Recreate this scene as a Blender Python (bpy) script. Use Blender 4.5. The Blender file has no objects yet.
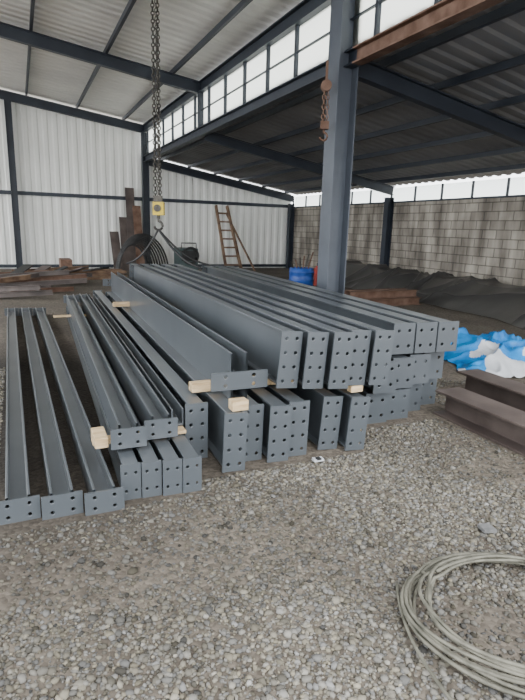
import bpy, math, random
import numpy as np
from mathutils import Vector, Matrix, noise
random.seed(3); np.random.seed(3)
sc = bpy.context.scene

# ------------------------------------------------------------------ materials
def mat(name, c1, c2=None, scale=4, rough=.6, metal=0, bump=0, bscale=60, detail=5, lo=.35, hi=.65, spec=.5, stretch=None):
    m = bpy.data.materials.new(name); m.use_nodes = True
    n = m.node_tree.nodes; l = m.node_tree.links; b = n['Principled BSDF']
    b.inputs['Roughness'].default_value = rough; b.inputs['Metallic'].default_value = metal
    b.inputs['Specular IOR Level'].default_value = spec
    tc = n.new('ShaderNodeTexCoord'); src = tc.outputs['Object']
    if stretch:
        mp = n.new('ShaderNodeMapping'); mp.inputs['Scale'].default_value = stretch
        l.new(src, mp.inputs['Vector']); src = mp.outputs['Vector']
    if c2 is None: b.inputs['Base Color'].default_value = (*c1, 1)
    else:
        t = n.new('ShaderNodeTexNoise'); t.inputs['Scale'].default_value = scale; t.inputs['Detail'].default_value = detail
        l.new(src, t.inputs['Vector'])
        r = n.new('ShaderNodeValToRGB'); r.color_ramp.elements[0].color = (*c1, 1); r.color_ramp.elements[1].color = (*c2, 1)
        r.color_ramp.elements[0].position = lo; r.color_ramp.elements[1].position = hi
        l.new(t.outputs['Fac'], r.inputs['Fac']); l.new(r.outputs['Color'], b.inputs['Base Color'])
    if bump:
        t2 = n.new('ShaderNodeTexNoise'); t2.inputs['Scale'].default_value = bscale; t2.inputs['Detail'].default_value = 4
        l.new(src, t2.inputs['Vector'])
        bp = n.new('ShaderNodeBump'); bp.inputs['Strength'].default_value = bump; bp.inputs['Distance'].default_value = .02
        l.new(t2.outputs['Fac'], bp.inputs['Height']); l.new(bp.outputs['Normal'], b.inputs['Normal'])
    return m

PAINT = mat('grey_primer_paint', (.058,.067,.076), (.084,.095,.105), 1.3, .29, 0, 0, 30, spec=.7)
NAVY  = mat('dark_frame_paint', (.018,.024,.036), (.028,.036,.05), 2, .5)
COLP  = mat('column_paint', (.06,.07,.088), (.08,.093,.115), 2, .42)
RUST  = mat('rusty_steel', (.10,.05,.03), (.2,.12,.085), 5, .8, 0, .2, 40)
RUSTD = mat('rusty_dark_steel', (.055,.041,.037), (.115,.09,.08), 3, .5, 0, .05, 40)
WOOD  = mat('sawn_wood', (.38,.27,.14), (.54,.41,.25), 8, .8, 0, .2, 50, stretch=(1,6,6))
WOODO = mat('old_wood', (.12,.07,.045), (.25,.16,.1), 5, .85)
WALLW = mat('white_sheet', (.80,.80,.76), (.88,.88,.84), .6, .5)
ROOFW = mat('roof_sheet_light', (.74,.74,.71), (.85,.85,.81), .8, .55)
ROOFD = mat('roof_sheet_grey', (.2,.205,.21), (.27,.275,.28), .8, .65)
CHAIN = mat('chain_steel', (.05,.045,.04), (.11,.1,.085), 20, .5, .5)
YEL   = mat('yellow_paint', (.75,.55,.03), (.6,.42,.03), 9, .45)
BLACK = mat('black_rubber', (.012,.012,.012), (.03,.03,.03), 5, .6)
CABLE = mat('khaki_cable', (.075,.072,.055), (.16,.153,.12), 14, .7)
TARP  = mat('dark_tarp', (.035,.034,.033), (.075,.072,.068), .8, .30, 0, .15, 5, spec=.6)
BLUE  = mat('blue_tarp', (.006,.15,.46), (.02,.29,.70), 3, .38, 0, .3, 12)
WHITE = mat('white_plastic', (.45,.47,.50), (.6,.62,.65), 5, .5)
BLUEP = mat('blue_drum_paint', (.015,.06,.3), (.03,.1,.4), 4, .4)
RED   = mat('red_paint', (.4,.03,.02), (.3,.03,.02), 4, .5)
SLATE = mat('slate', (.1,.1,.1), (.16,.16,.16), 20, .8)
GREEN = mat('machine_paint', (.05,.08,.08), (.08,.11,.11), 5, .5)

def translucent(name,mix):
    m = bpy.data.materials.new(name); m.use_nodes = True
    n = m.node_tree.nodes; l = m.node_tree.links
    o = n['Material Output']; n.remove(n['Principled BSDF'])
    t = n.new('ShaderNodeBsdfTranslucent'); t.inputs[0].default_value = (.85,.84,.78,1)
    d = n.new('ShaderNodeBsdfTransparent'); d.inputs[0].default_value = (.9,.93,.92,1)
    x = n.new('ShaderNodeMixShader'); x.inputs[0].default_value = mix
    l.new(t.outputs[0], x.inputs[1]); l.new(d.outputs[0], x.inputs[2]); l.new(x.outputs[0], o.inputs[0])
    return m
TRANS = translucent('translucent_sheet',.35); TRANS2 = translucent('clear_sheet',.7)

def blockmat():
    m = bpy.data.materials.new('concrete_block'); m.use_nodes = True
    n = m.node_tree.nodes; l = m.node_tree.links; b = n['Principled BSDF']; b.inputs['Roughness'].default_value = .9
    tc = n.new('ShaderNodeTexCoord'); sp = n.new('ShaderNodeSeparateXYZ'); cb = n.new('ShaderNodeCombineXYZ')
    l.new(tc.outputs['Object'], sp.inputs[0]); l.new(sp.outputs['Y'], cb.inputs['X']); l.new(sp.outputs['Z'], cb.inputs['Y'])
    br = n.new('ShaderNodeTexBrick'); br.inputs['Scale'].default_value = 1
    br.inputs['Brick Width'].default_value = .42; br.inputs['Row Height'].default_value = .21; br.inputs['Mortar Size'].default_value = .012
    br.inputs['Color1'].default_value = (.21,.19,.165,1); br.inputs['Color2'].default_value = (.29,.265,.23,1); br.inputs['Mortar'].default_value = (.12,.11,.095,1)
    l.new(cb.outputs[0], br.inputs['Vector'])
    no = n.new('ShaderNodeTexNoise'); no.inputs['Scale'].default_value = 1.3; no.inputs['Detail'].default_value = 8
    mp = n.new('ShaderNodeMapping'); mp.inputs['Scale'].default_value = (2.0,.45,1); l.new(cb.outputs[0], mp.inputs[0]); l.new(mp.outputs[0], no.inputs['Vector'])
    r = n.new('ShaderNodeValToRGB'); r.color_ramp.elements[0].position = .38; r.color_ramp.elements[1].position = .68
    r.color_ramp.elements[0].color = (.6,.58,.56,1); r.color_ramp.elements[1].color = (1.9,1.9,1.85,1)
    l.new(no.outputs['Fac'], r.inputs[0])
    mx = n.new('ShaderNodeMix'); mx.data_type = 'RGBA'; mx.blend_type = 'MULTIPLY'; mx.inputs[0].default_value = 1
    l.new(br.outputs['Color'], mx.inputs[6]); l.new(r.outputs['Color'], mx.inputs[7]); l.new(mx.outputs[2], b.inputs['Base Color'])
    bp = n.new('ShaderNodeBump'); bp.inputs['Strength'].default_value = .5; bp.inputs['Distance'].default_value = .02; bp.invert = True
    l.new(br.outputs['Fac'], bp.inputs['Height']); l.new(bp.outputs[0], b.inputs['Normal'])
    return m
BLOCK = blockmat()

def groundmat():
    m = bpy.data.materials.new('gravel_ground'); m.use_nodes = True
    n = m.node_tree.nodes; l = m.node_tree.links; b = n['Principled BSDF']; b.inputs['Roughness'].default_value = .92
    b.inputs['Specular IOR Level'].default_value = .25
    tc = n.new('ShaderNodeTexCoord')
    vo = n.new('ShaderNodeTexVoronoi'); vo.inputs['Scale'].default_value = 42; l.new(tc.outputs['Object'], vo.inputs['Vector'])
    r = n.new('ShaderNodeValToRGB'); r.color_ramp.elements[0].color = (.085,.074,.063,1); r.color_ramp.elements[1].color = (.165,.147,.126,1)
    sx = n.new('ShaderNodeSeparateColor'); l.new(vo.outputs['Color'], sx.inputs[0]); l.new(sx.outputs[0], r.inputs[0])
    no = n.new('ShaderNodeTexNoise'); no.inputs['Scale'].default_value = .7; no.inputs['Detail'].default_value = 6; l.new(tc.outputs['Object'], no.inputs['Vector'])
    r2 = n.new('ShaderNodeValToRGB'); r2.color_ramp.elements[0].position = .35; r2.color_ramp.elements[1].position = .65
    r2.color_ramp.elements[0].color = (.7,.67,.64,1); r2.color_ramp.elements[1].color = (1.15,1.12,1.06,1); l.new(no.outputs['Fac'], r2.inputs[0])
    mx = n.new('ShaderNodeMix'); mx.data_type = 'RGBA'; mx.blend_type = 'MULTIPLY'; mx.inputs[0].default_value = 1
    l.new(r.outputs[0], mx.inputs[6]); l.new(r2.outputs[0], mx.inputs[7])
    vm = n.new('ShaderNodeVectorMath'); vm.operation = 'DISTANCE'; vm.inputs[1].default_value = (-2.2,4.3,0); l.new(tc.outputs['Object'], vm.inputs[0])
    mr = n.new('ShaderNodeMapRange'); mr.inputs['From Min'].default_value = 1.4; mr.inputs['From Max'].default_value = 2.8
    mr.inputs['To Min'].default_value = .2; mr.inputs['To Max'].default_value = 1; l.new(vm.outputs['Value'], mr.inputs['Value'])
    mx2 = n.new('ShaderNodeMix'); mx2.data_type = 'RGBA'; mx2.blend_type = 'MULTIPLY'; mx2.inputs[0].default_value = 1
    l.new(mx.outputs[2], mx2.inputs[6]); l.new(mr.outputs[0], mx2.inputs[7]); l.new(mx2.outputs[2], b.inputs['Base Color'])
    bp = n.new('ShaderNodeBump'); bp.inputs['Strength'].default_value = .6; bp.inputs['Distance'].default_value = .01; bp.invert = True
    l.new(vo.outputs['Distance'], bp.inputs['Height']); l.new(bp.outputs[0], b.inputs['Normal'])
    return m

def stonemat():
    m = bpy.data.materials.new('gravel_stone'); m.use_nodes = True
    n = m.node_tree.nodes; l = m.node_tree.links; b = n['Principled BSDF']; b.inputs['Roughness'].default_value = .95
    b.inputs['Specular IOR Level'].default_value = .15
    a = n.new('ShaderNodeAttribute'); a.attribute_name = 'stone_col'; l.new(a.outputs['Color'], b.inputs['Base Color'])
    return m

# ------------------------------------------------------------------ mesh helper
class M:
    def __init__(s): s.v=[]; s.f=[]; s.m=[]; s.mats=[]; s.sm=[]
    def mi(s, m):
        if m not in s.mats: s.mats.append(m)
        return s.mats.index(m)
    def add(s, vs, fs, m, smooth=False):
        o=len(s.v); s.v += [tuple(x) for x in vs]; k=s.mi(m)
        for f in fs: s.f.append([i+o for i in f]); s.m.append(k); s.sm.append(smooth)
    def prism(s, prof, p0, p1, m, up=(0,0,1), caps=True):
        p0=Vector(p0); p1=Vector(p1); d=(p1-p0).normalized(); r=d.cross(Vector(up)).normalized(); u=r.cross(d)
        n=len(prof); vs=[p0+r*a+u*b for a,b in prof]+[p1+r*a+u*b for a,b in prof]
        fs=[[i,(i+1)%n,n+(i+1)%n,n+i] for i in range(n)]
        if caps: fs += [list(range(n))[::-1], list(range(n,2*n))]
        s.add(vs,fs,m)
    def bar(s,p0,p1,w,h,m,up=(0,0,1)): s.prism([(-w/2,-h/2),(w/2,-h/2),(w/2,h/2),(-w/2,h/2)],p0,p1,m,up)
    def box(s,x0,x1,y0,y1,z0,z1,m): s.bar(((x0+x1)/2,y0,(z0+z1)/2),((x0+x1)/2,y1,(z0+z1)/2),x1-x0,z1-z0,m)
    def ibar(s,p0,p1,W,H,tf,tw,m,up=(0,0,1),caps=True):
        a,b=W/2,H/2; c=tw/2; e=b-tf
        s.prism([(-a,-b),(a,-b),(a,-e),(c,-e),(c,e),(a,e),(a,b),(-a,b),(-a,e),(-c,e),(-c,-e),(-a,-e)],p0,p1,m,up,caps)
    def plate(s,xc,zc,w,h,y0,t,nx,ny,r,m):
        cw,ch=w/nx,h/ny
        for i in range(nx):
            for j in range(ny):
                cx=xc-w/2+cw*(i+.5); cz=zc-h/2+ch*(j+.5); a0=math.atan2(ch,cw)
                cor=[a0,math.pi-a0,math.pi+a0,2*math.pi-a0,2*math.pi+a0]; ang=[]
                for k in range(4):
                    for q in range(4): ang.append(cor[k]+(cor[k+1]-cor[k])*q/4)
                out=[];inn=[]
                for a in ang:
                    c,d=math.cos(a),math.sin(a); k=min(cw/2/max(abs(c),1e-9),ch/2/max(abs(d),1e-9))
                    out.append((cx+c*k,cz+d*k)); inn.append((cx+c*r,cz+d*r))
                N=16; vs=[(x,y0,z) for x,z in out]+[(x,y0,z) for x,z in inn]+[(x,y0+t,z) for x,z in out]+[(x,y0+t,z) for x,z in inn]
                fs=[]
                for k in range(N):
                    q=(k+1)%N; fs += [[k,q,N+q,N+k],[2*N+q,2*N+k,3*N+k,3*N+q],[N+k,N+q,3*N+q,3*N+k]]
                s.add(vs,fs,m)
        x0,x1,z0,z1=xc-w/2,xc+w/2,zc-h/2,zc+h/2
        vs=[(x0,y0,z0),(x1,y0,z0),(x1,y0,z1),(x0,y0,z1),(x0,y0+t,z0),(x1,y0+t,z0),(x1,y0+t,z1),(x0,y0+t,z1)]
        s.add(vs,[[0,1,5,4],[1,2,6,5],[2,3,7,6],[3,0,4,7]],m)
    def tube(s,pts,r,m,n=6,closed=False):
        pts=[Vector(p) for p in pts]; N=len(pts); vs=[]
        for i,p in enumerate(pts):
            a=pts[(i-1)%N] if (closed or i>0) else p; b=pts[(i+1)%N] if (closed or i<N-1) else p
            d=(b-a).normalized(); up=Vector((0,0,1)) if abs(d.z)<.9 else Vector((1,0,0))
            x=d.cross(up).normalized(); y=x.cross(d)
            vs += [p+x*math.cos(2*math.pi*k/n)*r+y*math.sin(2*math.pi*k/n)*r for k in range(n)]
        fs=[]
        for i in range(N if closed else N-1):
            for k in range(n):
                a=i*n+k; b=i*n+(k+1)%n; j=(i+1)%N; fs.append([a,b,j*n+(k+1)%n,j*n+k])
        if not closed: fs += [list(range(n))[::-1],[(N-1)*n+k for k in range(n)]]
        s.add(vs,fs,m,True)
    def cyl(s,p0,p1,r,m,n=16): s.prism([(math.cos(2*math.pi*k/n)*r,math.sin(2*math.pi*k/n)*r) for k in range(n)],p0,p1,m,up=(0,0,1) if abs((Vector(p1)-Vector(p0)).normalized().z)<.9 else (1,0,0))
    def obj(s,name,loc=(0,0,0),rz=0,tilt=None,bevel=0):
        me=bpy.data.meshes.new(name); vs=s.v
        if tilt: vs=[tuple(tilt@Vector(v)) for v in vs]
        me.from_pydata(vs,[],s.f); me.update()
        for m in s.mats: me.materials.append(m)
        me.polygons.foreach_set('material_index',s.m); me.polygons.foreach_set('use_smooth',s.sm)
        o=bpy.data.objects.new(name,me); sc.collection.objects.link(o); o.location=loc; o.rotation_euler=(0,0,rz)
        if bevel:
            b=o.modifiers.new('bevel','BEVEL'); b.width=bevel; b.segments=2
        return o

AX=math.radians(24.8); ev=Vector((math.cos(AX),math.sin(AX),0)); dv=Vector((-math.sin(AX),math.cos(AX),0))
K0=Vector((1.05,7.8,0))
def bobj(m,name,**k): return m.obj(name,loc=K0,rz=AX,**k)      # building frame: x lateral, y along, z up

# ------------------------------------------------------------------ floor
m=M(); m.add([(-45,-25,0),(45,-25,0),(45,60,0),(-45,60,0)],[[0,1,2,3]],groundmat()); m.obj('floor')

# ------------------------------------------------------------------ building shell
BACK=12.9; FR=-6.0; LOWW=5.92; EDGE=-10.0
def corr(M_,u0,u1,f,pitch,m,depth=.03):
    n=int((u1-u0)/pitch); vs=[]
    prof=[(0,0),(.35,0),(.5,1),(.85,1)]
    for i in range(n):
        for a,b in prof:
            s_,e_=f(u0+(i+a)*pitch,b*depth); vs += [s_,e_]
    s_,e_=f(u1,0); vs += [s_,e_]
    k=len(vs)//2; M_.add(vs,[[2*i,2*i+2,2*i+3,2*i+1] for i in range(k-1)],m)
def zh(lat): return 4.95+.133*abs(lat)
def zl(lat): return 3.95-.17*lat
m=M(); corr(m,EDGE,0,lambda u,d:((u,BACK+.1-d,0),(u,BACK+.1-d,zh(u))),.3,WALLW)
corr(m,0,LOWW,lambda u,d:((u,BACK+.1-d,0),(u,BACK+.1-d,zl(u))),.3,WALLW)
m.box(EDGE,LOWW,BACK+.0,BACK+.06,2.4,2.52,NAVY); m.box(EDGE,LOWW,BACK+.0,BACK+.06,.05,.15,NAVY)
bobj(m,'wall_back')
m=M(); m.box(LOWW,LOWW+.2,FR,BACK+.1,0,2.4,BLOCK); bobj(m,'wall_right')
m=M()
for i in range(19):
    y=FR+i*1.05; m.box(LOWW+.05,LOWW+.10,y,y+.04,2.4,2.84,NAVY)
m.box(LOWW+.04,LOWW+.12,FR,BACK,2.4,2.45,NAVY)
m.box(LOWW+.13,LOWW+.135,FR,BACK,2.45,2.84,TRANS2)
bobj(m,'window_right_strip')
m=M()
corr(m,FR,BACK+.3,lambda u,d:((.35,u,zh(0)+.01+d),(EDGE,u,zh(EDGE)+.06+d)),.28,ROOFW)
bobj(m,'ceiling')
m=M(); corr(m,FR,BACK+.3,lambda u,d:((.1,u,zl(.1)+.06+d),(LOWW+.4,u,zl(LOWW+.4)+.06+d)),.28,ROOFD); bobj(m,'ceiling_low_bay')
m=M()
for y in (FR+.3,0,6.45,BACK-.12):
    m.ibar((0,y,zh(0)-.17),(EDGE,y,zh(EDGE)-.17),.14,.26,.02,.015,NAVY)
for i in range(7):
    x=-.7-i*1.5
    m.bar((x,FR,zh(x)-.0),(x,BACK,zh(x)-.0),.06,.10,NAVY)
bobj(m,'roof_frame_high_bay')
m=M()
for y in (FR+.3,0,6.45,BACK-.12):
    m.ibar((.1,y,zl(.1)-.2),(LOWW-.02,y,zl(LOWW)-.2),.14,.24,.02,.015,NAVY)
for i in range(6):
    x=.6+i*1.0
    m.bar((x,FR,zl(x)-.0),(x,BACK,zl(x)-.0),.06,.10,NAVY)
bobj(m,'roof_frame_low_bay')
m=M(); m.ibar((0,-.2,3.8),(0,BACK,3.8),.16,.2,.02,.015,NAVY); m.ibar((0,FR,3.8),(0,-.2,3.8),.16,.2,.02,.015,RUST)
m.ibar((0,FR,4.8),(0,BACK,4.8),.16,.24,.02,.015,NAVY)
bobj(m,'tie_beam')
m=M()
y=FR
while y<BACK:
    m.box(-.03,.03,y,y+.05,3.9,4.68,NAVY); y+=1.075
m.box(-.07,.07,6.38,6.52,3.9,4.68,NAVY)
m.box(-.02,.02,FR,BACK,4.28,4.30,NAVY)
m.box(.04,.045,FR,BACK,3.92,4.68,TRANS)
bobj(m,'window_clerestory')
def column(lat,al,h,W,mt,name='steel_column',D=None):
    D=D or W; m=M(); m.ibar((lat,al,.02),(lat,al,h),W,D,.018,.012,mt,up=(1,0,0)); m.box(lat-D/2-.06,lat+D/2+.06,al-W/2-.06,al+W/2+.06,0,.02,mt)
    bobj(m,name)
column(-.08,0,4.66,.28,COLP,D=.31)
column(-.02,BACK-.2,4.66,.22,NAVY)
column(-4.25,BACK-.2,zh(-4.25)-.3,.2,NAVY)
for y in (FR+.3,6.45,BACK-.2): column(EDGE+.15,y,5.9,.22,NAVY)
for y in (FR+.3,0,6.45,BACK-.2): column(LOWW-.13,y,2.55,.2,NAVY)

# ------------------------------------------------------------------ steel beams
R=Vector((0,3.29,0))
def beam(lat,al,z,L,W,H,pw,ph,nx,ny,ang=23,lying=False,tilt=0,mt=PAINT,name='steel_beam',r=.012,channel=False):
    m=M(); tp=.014; zc=ph/2
    if channel:
        t=.012; m.prism([(-W/2,-H/2),(W/2,-H/2),(W/2,H/2),(W/2-t,H/2),(W/2-t,-H/2+t),(-W/2+t,-H/2+t),(-W/2+t,H/2),(-W/2,H/2)],(0,0,H/2),(0,L,H/2),mt)
    elif lying:
        m.ibar((0,tp,ph/2),(0,L-tp,ph/2),H,W,.014,.01,mt,up=(1,0,0),caps=False)
    else:
        m.ibar((0,tp,zc),(0,L-tp,zc),W,H,.014,.01,mt,caps=False)
    if not channel:
        m.plate(0,zc,pw,ph,0,tp,nx,ny,r,mt); m.plate(0,zc,pw,ph,L-tp,tp,nx,ny,r,mt)
    T=None
    if tilt: T=Matrix.Rotation(math.radians(tilt),4,'Y'); z+=abs(math.sin(math.radians(tilt)))*pw/2
    p=R+ev*lat+dv*al+Vector((0,0,z))
    return m.obj(name,loc=p,rz=math.radians(ang),tilt=T,bevel=.003)
for i,(la,al) in enumerate([(-1.475,-.19),(-1.26,-.22),(-1.045,-.26)]):
    beam(la,al,0,6.9,.12,.15,.21,.13,2,2,25.6,lying=True,r=.01)
for i,(la,al) in enumerate([(-.885,-.17),(-.767,-.18),(-.649,-.20),(-.532,-.21)]):
    beam(la,al,0,6.3,.09,.21,.114,.22,2,2,23,r=.009)
for la,al in [(-.86,.0),(-.645,.08)]:
    beam(la,al,.247,6.3,.118,.17,.21,.125,2,2,23,lying=True,r=.01)
beam(-.495,.25,.247,6.2,.085,.12,.1,.12,2,2,23,channel=True)
for la,al,t,an in [(-.37,.22,0,23),(-.205,-.05,2,23),(-.035,.06,1,23),(.13,-.02,2,23),(.295,.02,1.5,23),(.555,.03,4,23),(.735,-.05,4,23)]:
    beam(la,al,0,6.5,.11,.385,.156,.40,2,4,an,tilt=t)
beam(-.07,.2,.475,6.5,.12,.38,.41,.125,2,2,23,lying=True,r=.014)
for la,al,a in [(.24,.1,23),(.405,.03,23),(.575,-.03,23),(.735,-.0,22.6),(.9,-.05,22.2)]:
    beam(la,al,.475,6.5,.10,.385,.156,.40,2,4,a,tilt=4)
for la,al in [(1.22,.36),(1.46,.38),(1.70,.5),(1.96,.6)]:
    beam(la,al,0,6.4,.14,.25,.215,.262,2,2,21,r=.014)
for la,al in [(1.24,.3),(1.465,.36),(1.69,.42),(1.915,.5)]:
    beam(la,al,.28,6.4,.14,.25,.215,.262,2,2,21,r=.014)
for la,al in [(1.49,.42),(1.71,.40),(1.93,.38)]:
    beam(la,al,.56,6.4,.14,.25,.21,.262,2,2,21,r=.014)
def plank(l0,l1,al,z0,z1,w=.09,extra=None):
    m=M(); m.box(l0,l1,al,al+w,z0,z1,WOOD)
    if extra: m.box(*extra,WOOD)
    return m.obj('timber_block',loc=R,rz=AX,bevel=.004)
plank(-.34,1.0,.42,.408,.47); plank(-.22,1.1,4.6,.408,.47)
plank(-1.05,-.46,.16,.222,.246,extra=(-1.05,-.972,.05,.25,.2462,.31)); plank(-1.0,-.46,5.0,.222,.246)
plank(-.21,-.10,-.03,.405,.472,.08); plank(.70,.80,-.01,.43,.476,.06)
plank(1.15,2.05,.9,.264,.279); plank(1.4,2.1,.9,.544,.559)

# large rusty steel beams lying on the ground at the right
for k,(x,y,L) in enumerate([(1.65,4.47,3.8),(2.08,5.15,4.6)]):
    m=M(); m.ibar((0,0,.11),(0,-L,.11),.28,.22,.018,.012,RUSTD); m.obj('rusty_steel_beam',loc=(x,y,0),rz=math.radians(24),bevel=.003)

# ------------------------------------------------------------------ gravel stones
t=(1+5**.5)/2
ico=np.array([(-1,t,0),(1,t,0),(-1,-t,0),(1,-t,0),(0,-1,t),(0,1,t),(0,-1,-t),(0,1,-t),(t,0,-1),(t,0,1),(-t,0,-1),(-t,0,1)])/math.sqrt(1+t*t)
icf=np.array([(0,11,5),(0,5,1),(0,1,7),(0,7,10),(0,10,11),(1,5,9),(5,11,4),(11,10,2),(10,7,6),(7,1,8),(3,9,4),(3,4,2),(3,2,6),(3,6,8),(3,8,9),(4,9,5),(2,4,11),(6,2,10),(8,6,7),(9,8,1)])
N=165000
X=np.random.uniform(-2.8,3.6,N); Y=.9+5.0*np.random.rand(N)**1.1
lat=(X*ev.x+(Y-3.29)*ev.y); al=X*dv.x+(Y-3.29)*dv.y
fr=np.where(lat<-.95,-.30,np.where(lat<-.48,-.25,np.where(lat<.83,-.09,.27)))
bad=(lat>-1.6)&(lat<2.10)&(al>fr)
bad|=(lat>1.81)&(lat<2.20)&(al>-4.0)&(al<.5)
bad|=(lat>2.47)&(lat<2.90)&(al>-4.2)&(al<1.0)
ok=~bad
ok&=(np.abs(X)<.66*Y+.6)
ok&=~((X>2.0)&(Y>5.5))
X=X[ok];Y=Y[ok]
patch=np.array([noise.noise((a*.9,b*.9,0))+.5*noise.noise((a*2.6,b*2.6,4)) for a,b in zip(X.tolist(),Y.tolist())])
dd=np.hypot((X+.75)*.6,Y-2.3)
keep=np.random.rand(len(X))<np.clip(.9+1.5*patch,.25,1)*np.where(dd<.45,.5,1)
X=X[keep];Y=Y[keep];patch=patch[keep];dd=dd[keep];N=len(X)
rad=np.clip(np.random.lognormal(math.log(.0078),.38,N),.004,.019)
sc3=rad[:,None]*np.random.uniform(.65,1.3,(N,3)); sc3[:,2]*=.65
th=np.random.rand(N)*6.28; c,s_=np.cos(th),np.sin(th)
P=ico[None]*(1+.16*np.random.randn(N,12,1))*sc3[:,None,:]
x=P[:,:,0]*c[:,None]-P[:,:,1]*s_[:,None]+X[:,None]; y=P[:,:,0]*s_[:,None]+P[:,:,1]*c[:,None]+Y[:,None]; z=P[:,:,2]+(sc3[:,2]*.4)[:,None]
V=np.stack([x,y,z],-1).reshape(-1,3).astype(np.float32)
F=(icf[None]+12*np.arange(N)[:,None,None]).reshape(-1)
me=bpy.data.meshes.new('gravel'); me.vertices.add(len(V)); me.vertices.foreach_set('co',V.ravel())
nf=len(F)//3; me.loops.add(len(F)); me.loops.foreach_set('vertex_index',F.astype(np.int32)); me.polygons.add(nf)
me.polygons.foreach_set('loop_start',np.arange(0,len(F),3,dtype=np.int32)); me.update(calc_edges=True)
g=np.clip(np.random.normal(.118,.036,N),.04,.26); w=np.random.uniform(.05,.48,N)
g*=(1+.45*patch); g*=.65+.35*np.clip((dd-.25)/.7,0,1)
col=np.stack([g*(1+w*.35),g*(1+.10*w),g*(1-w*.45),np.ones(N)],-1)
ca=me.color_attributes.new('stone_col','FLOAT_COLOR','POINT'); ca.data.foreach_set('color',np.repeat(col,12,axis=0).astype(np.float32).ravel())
me.materials.append(stonemat()); me.validate()
o=bpy.data.objects.new('gravel',me); sc.collection.objects.link(o)

# ------------------------------------------------------------------ cable coil
m=M(); pts=[]
turns=11; n=48*turns
for i in range(n):
    a=2*math.pi*i/48+2.6; k=i/48; j=noise.noise((k*1.7,math.cos(a)*.8,math.sin(a)*.8))*.055+noise.noise((k*9,3,1))*.03
    rr=1+j*1.6-.016*k
    pts.append((1.12+.07*noise.noise((int(k)*3.1,0,0))+math.cos(a)*.50*rr,1.86+.05*noise.noise((0,int(k)*2.3,0))+math.sin(a)*.40*rr,.030+.0055*k+.012*noise.noise((i*.09,0,5))))
m.tube(pts,.0078,CABLE,6)
tail=[]
for i in range(40):
    u=i/39; tail.append((.63-.06*math.sin(u*3)+.25*u*u,2.05-.95*u,.026))
m.tube(tail,.007,CABLE,6)
m.obj('cable_coil')

m=M(); m.box(-.035,.035,-.02,.02,.018,.036,WHITE); m.box(-.02,.01,-.035,.0,.036,.046,BLACK); m.obj('plastic_scrap',loc=(.40,3.33,0),rz=.4)
m=M(); m.prism([(-.04,-.03),(.03,-.04),(.045,.02),(-.02,.04)],(0,0,.018),(0,0,.034),SLATE,up=(0,1,0)); m.obj('slate_shard',loc=(1.23,2.53,0))

# ------------------------------------------------------------------ chain hoists
def chain(m,x,y,z0,z1,p=.06,r=.008,w=.02,mt=CHAIN):
    n=int((z1-z0)/p)
    for i in range(n):
        zc=z0+p*(i+.5); q=i%2; pts=[]
        for k in range(12):
            a=2*math.pi*k/12; dx=math.cos(a)*w; dz=math.sin(a)*(p*.5+r*.6)
            pts.append((x+(dx if q else 0),y+(0 if q else dx),zc+dz))
        m.tube(pts,r,mt,5,closed=True)
def hook(m,x,y,z,s,mt):
    pts=[]
    for k in range(14):
        a=math.radians(90-k*20); pts.append((x+math.cos(a)*s,y,z-s+math.sin(a)*s))
    m.tube([(x,y,z+s*.9),(x,y,z+s*.3)]+pts,s*.28,mt,8)
hx,hy=-1.80,9.0
m=M(); chain(m,hx-.04,hy,2.0,5.02,p=.055,r=.010,w=.024); chain(m,hx+.035,hy,2.0,5.02,p=.055,r=.010,w=.024); chain(m,hx+.0,hy+.07,1.7,5.02,r=.008,w=.02)
m.box(hx-.16,hx+.16,hy-.09,hy+.09,4.98,5.14,YEL); m.bar((hx,hy,5.1),(hx,hy,5.24),.05,.05,CHAIN,up=(1,0,0))
m.box(hx-.08,hx+.10,hy-.06,hy+.06,1.72,1.93,YEL); m.cyl((hx,hy-.075,1.83),(hx,hy+.075,1.83),.06,CHAIN); m.bar((hx+.0,hy,1.9),(hx,hy,2.03),.06,.14,CHAIN,up=(1,0,0))
hook(m,hx,hy,1.62,.07,CHAIN); m.cyl((hx,hy,1.66),(hx,hy,1.75),.03,CHAIN)
m.obj('chain_hoist')
m=M()
for ex,ey in ((-1.0,8.4),(-.95,9.2),(-2.35,9.0)):
    pts=[]
    for i in range(16):
        u=i/15; pts.append((hx+(ex-hx)*u,hy+(ey-hy)*u,1.49+(.905-1.49)*u-.12*math.sin(math.pi*u)))
    m.tube(pts,.018,BLACK,6)
m.obj('lifting_sling')
hx,hy=.74,7.58
m=M(); m.bar((hx,hy,3.45),(hx,hy,3.72),.05,.03,RUST,up=(1,0,0)); m.cyl((hx,hy-.05,3.42),(hx,hy+.05,3.42),.07,RUST); chain(m,hx-.02,hy,2.95,3.4,mt=RUST); chain(m,hx+.03,hy,2.95,3.4,mt=RUST)
m.box(hx-.05,hx+.06,hy-.05,hy+.05,2.88,2.98,RUST); hook(m,hx,hy,2.84,.05,RUST); m.obj('rusty_pulley_block')

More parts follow.
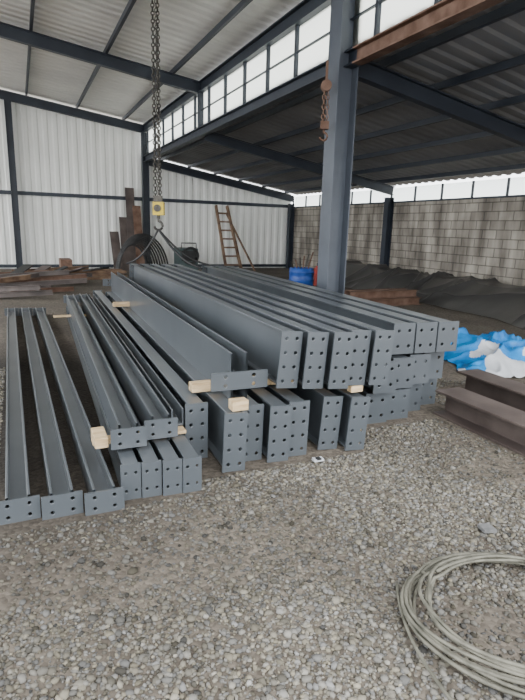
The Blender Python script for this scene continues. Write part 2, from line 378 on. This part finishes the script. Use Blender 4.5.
# ------------------------------------------------------------------ background objects
m=M()
for s in (-1,1): m.bar((2.95+s*.30,11.6,0),(2.95+s*.22-.12,12.7,2.35),.08,.10,WOODO)
for i in range(7):
    u=(i+.7)/7.6; c=2.95-.12*u; w=.28-.08*u; y=11.6+1.1*u; z=2.35*u
    m.bar((c-w,y-.02,z),(c+w,y-.02,z),.06,.06,WOODO)
m.bar((3.75,11.5,0),(3.0,12.66,2.1),.06,.05,WOODO)
bobj(m,'wooden_ladder')
m=M()
for x,w,h,y,s in ((-.66,.30,2.8,11.9,.06),(-.44,.28,2.2,11.7,.03),(-.92,.26,1.8,11.8,.05),(-1.2,.3,1.3,11.7,.0)):
    m.bar((x,y,0),(x+s,y+.75,h),w,.03,RUSTD if x<-.6 else RUST,up=(0,-1,0))
bobj(m,'rusty_sheet_stack')
m=M()
for i in range(9):
    r=.45+.05*i; pts=[(-1.0+math.cos(a)*r*1.0+.05*i,10.2+.06*i,max(.03,math.sin(a)*(.95+.04*i))) for a in [math.pi*k/24 for k in range(25)]]
    m.tube(pts,.03,BLACK,6)
bobj(m,'black_hose_bundle')
m=M(); 
for (x0,y0) in ((-7.7,5.6),): 
    m.box(x0,x0+2.0,y0,y0+.9,.62,.68,WOODO)
    for a in (x0+.05,x0+1.87):
        for b in (y0+.05,y0+.77): m.box(a,a+.08,b,b+.08,0,.62,WOODO)
    m.box(x0+.05,x0+1.9,y0+.1,y0+.15,.25,.33,WOODO)
    m.box(x0+1.2,x0+1.9,y0+.2,y0+.6,.68,.78,RUST); m.box(x0+.2,x0+.9,y0+.3,y0+.5,.68,.74,WOOD)
bobj(m,'workbench')
m=M()
for i in range(16):
    x=-4.9+random.uniform(-.4,.6); y=5.3+i*.22; z=.06+.11*(i%3); m.ibar((x,y,z),(x+1.4+random.uniform(-.7,.6),y+random.uniform(-.7,.7),z+random.uniform(0,.12)),.09,.1,.01,.01,[RUSTD,RUSTD,WOODO,RUST][i%4])
for i in range(5):
    x=-4.4+i*.45; m.bar((x,7.2+.3*i,.3),(x+.35,8.3-.2*i,.45),.25,.03,[BLACK,RUSTD][i%2])
bobj(m,'scrap_steel_pile')
m=M()
for i in range(6):
    x=-3.3+random.uniform(-.2,.2); y=9+i*.2; m.box(x,x+1.8,y,y+.16,.0+.07*(i%3),.07+.07*(i%3),WOODO)
m.box(-3.2,-2.9,9.1,9.9,.2,.55,RUST); bobj(m,'plank_pile')
m=M(); m.box(.55,1.15,10.3,11.1,.15,.85,GREEN); m.box(.6,1.1,10.27,10.3,.45,.78,BLACK)
for a in (.55,1.15):
    for b in (10.45,10.95): m.cyl((a-.03,b,.12),(a+.03,b,.12),.12,BLACK)
m.tube([(.6,10.35,.85),(.6,10.35,1.02),(1.1,10.35,1.02),(1.1,10.35,.85)],.02,CHAIN)
for i in range(4):
    m.tube([(.85+math.cos(a)*(.22+.02*i),10.2-.02*i,.62+math.sin(a)*(.22+.02*i)) for a in [2*math.pi*k/20 for k in range(20)]],.015,BLACK,5,closed=True)
bobj(m,'welding_machine')
m=M()
for x in (-7.6,-6.4,-5.2): m.cyl((x,10.6,0),(x,10.6,1.0),.025,WHITE,8)
m.cyl((-7.6,10.6,1.0),(-5.2,10.6,1.0),.025,WHITE,8); m.cyl((-7.6,10.6,.55),(-5.2,10.6,.55),.02,WHITE,8); bobj(m,'pipe_railing')
m=M(); pr=[(.0,.31),(.02,.33),(.2,.33),(.22,.35),(.24,.33),(.42,.33),(.44,.35),(.46,.33),(.54,.33),(.55,.31),(.52,.29),(.1,.29)]
vs=[];fs=[];n=24
for z,r in pr:
    for k in range(n): vs.append((math.cos(2*math.pi*k/n)*r,math.sin(2*math.pi*k/n)*r,z))
for i in range(len(pr)-1):
    for k in range(n): fs.append([i*n+k,i*n+(k+1)%n,(i+1)*n+(k+1)%n,(i+1)*n+k])
fs.append([(len(pr)-1)*n+k for k in range(n)]); m.add(vs,fs,BLUEP,True)
for k in range(6): m.bar((.03*k-.08,.02*k,.12),(.12*k-.3,.05*k-.1,.72+.05*k),.03,.03,RUST if k%2 else CHAIN)
m.obj('blue_drum',loc=(1.0,14.4,0))
m=M(); m.cyl((0,0,0),(0,0,.5),.09,RED); m.cyl((0,0,.5),(0,0,.56),.05,RED); m.cyl((0,0,.56),(0,0,.64),.02,BLACK); m.tube([(0,0,.6),(.08,-.05,.6),(.13,-.06,.45),(.12,-.05,.25)],.014,BLACK); m.obj('fire_extinguisher',loc=(1.5,15.2,.0))
m=M()
for i,(y,z) in enumerate([(2.5,.0),(2.75,.0),(3.0,.0),(2.62,.16),(2.88,.16)]):
    m.ibar((1.95+.1*(i%2),y,z+.08),(3.85-.1*(i%3),y+.05,z+.08),.14,.155,.012,.01,RUST)
bobj(m,'rusty_profile_pile')

def tarp(name,x0,x1,y0,y1,nx,ny,hf,mt,mt2=None,loc=(0,0,0),rz=0):
    m=M(); vs=[];fs=[];fs2=[]
    for j in range(ny+1):
        for i in range(nx+1):
            u,v=i/nx,j/ny; x=x0+(x1-x0)*u; y=y0+(y1-y0)*v; x2,y2,z=hf(x,y,u,v); vs.append((x2,y2,z))
    for j in range(ny):
        for i in range(nx):
            q=[j*(nx+1)+i,j*(nx+1)+i+1,(j+1)*(nx+1)+i+1,(j+1)*(nx+1)+i]
            if mt2 and noise.noise((i*.05,j*.06,7))*.5-.9*(j/ny-.10)>.0: fs2.append(q)
            else: fs.append(q)
    m.add(vs,fs+fs2,mt,True)
    if mt2:
        k=m.mi(mt2)
        for i in range(len(fs),len(fs)+len(fs2)): m.m[i]=k
    return m.obj(name,loc=loc,rz=rz)
def rid(x,y,z): return 1-abs(noise.noise((x,y,z)))*2
def h1(x,y,u,v):
    e=min(1,u*1.5)*min(1,(v)*8,(1-v)*8); base=.52*e*(1+.15*noise.noise((x*.3,y*.3,0)))
    f=.10*max(0,rid(y*.75+x*.25,x*.18,2))**5+.07*max(0,rid(y*1.3-x*.5,x*.3,5))**6+.05*max(0,rid(x*.8+y*.2,y*.35,9))**6
    return x+ (1-u)*(.0 if y>1.5 else (1.5-y)*-.22)+.18*noise.noise((y*.9,0,0))*(1-u),y,max(.012,base+f*min(1,u*6+.2))
tarp('dark_tarpaulin',4.05,5.62,-2.6,9.0,90,360,h1,TARP,loc=K0,rz=AX)
def h2(x,y,u,v):
    e=min(1,u*5,(1-u)*5,v*5,(1-v)*5)
    z=.20*e+.2*e*noise.noise((x*1.6,y*1.6,9))+.12*max(0,rid(x*1.8+y,y*1.8-x,1))**4*e+.045*max(0,rid(x*5,y*4+x*2,1))**3
    return x+.10*noise.noise((y*3,0,3)),y+.14*noise.noise((x*2.5,5,3)),max(.015,z)
tarp('blue_tarpaulin',2.3,4.3,5.65,7.4,150,120,h2,BLUE,WHITE)

# ------------------------------------------------------------------ world, light, camera
w=bpy.data.worlds.new('sky'); sc.world=w; w.use_nodes=True; bg=w.node_tree.nodes['Background']
bg.inputs[0].default_value=(.94,.97,1,1); bg.inputs[1].default_value=5.6
L=bpy.data.lights.new('sun','SUN'); L.energy=2.0; L.angle=math.radians(40); L.color=(1,.97,.93)
lo=bpy.data.objects.new('sun',L); sc.collection.objects.link(lo); lo.rotation_euler=(math.radians(50),0,math.radians(25))

cam=bpy.data.cameras.new('camera'); co=bpy.data.objects.new('camera',cam); sc.collection.objects.link(co); sc.camera=co
cam.sensor_fit='VERTICAL'; cam.sensor_height=24; cam.lens=525/700*24; cam.clip_start=.05
co.matrix_world=Matrix.Translation((0,0,1.55))@Matrix.Rotation(math.radians(90-13),4,'X')@Matrix.Rotation(math.radians(1.7),4,'Z')
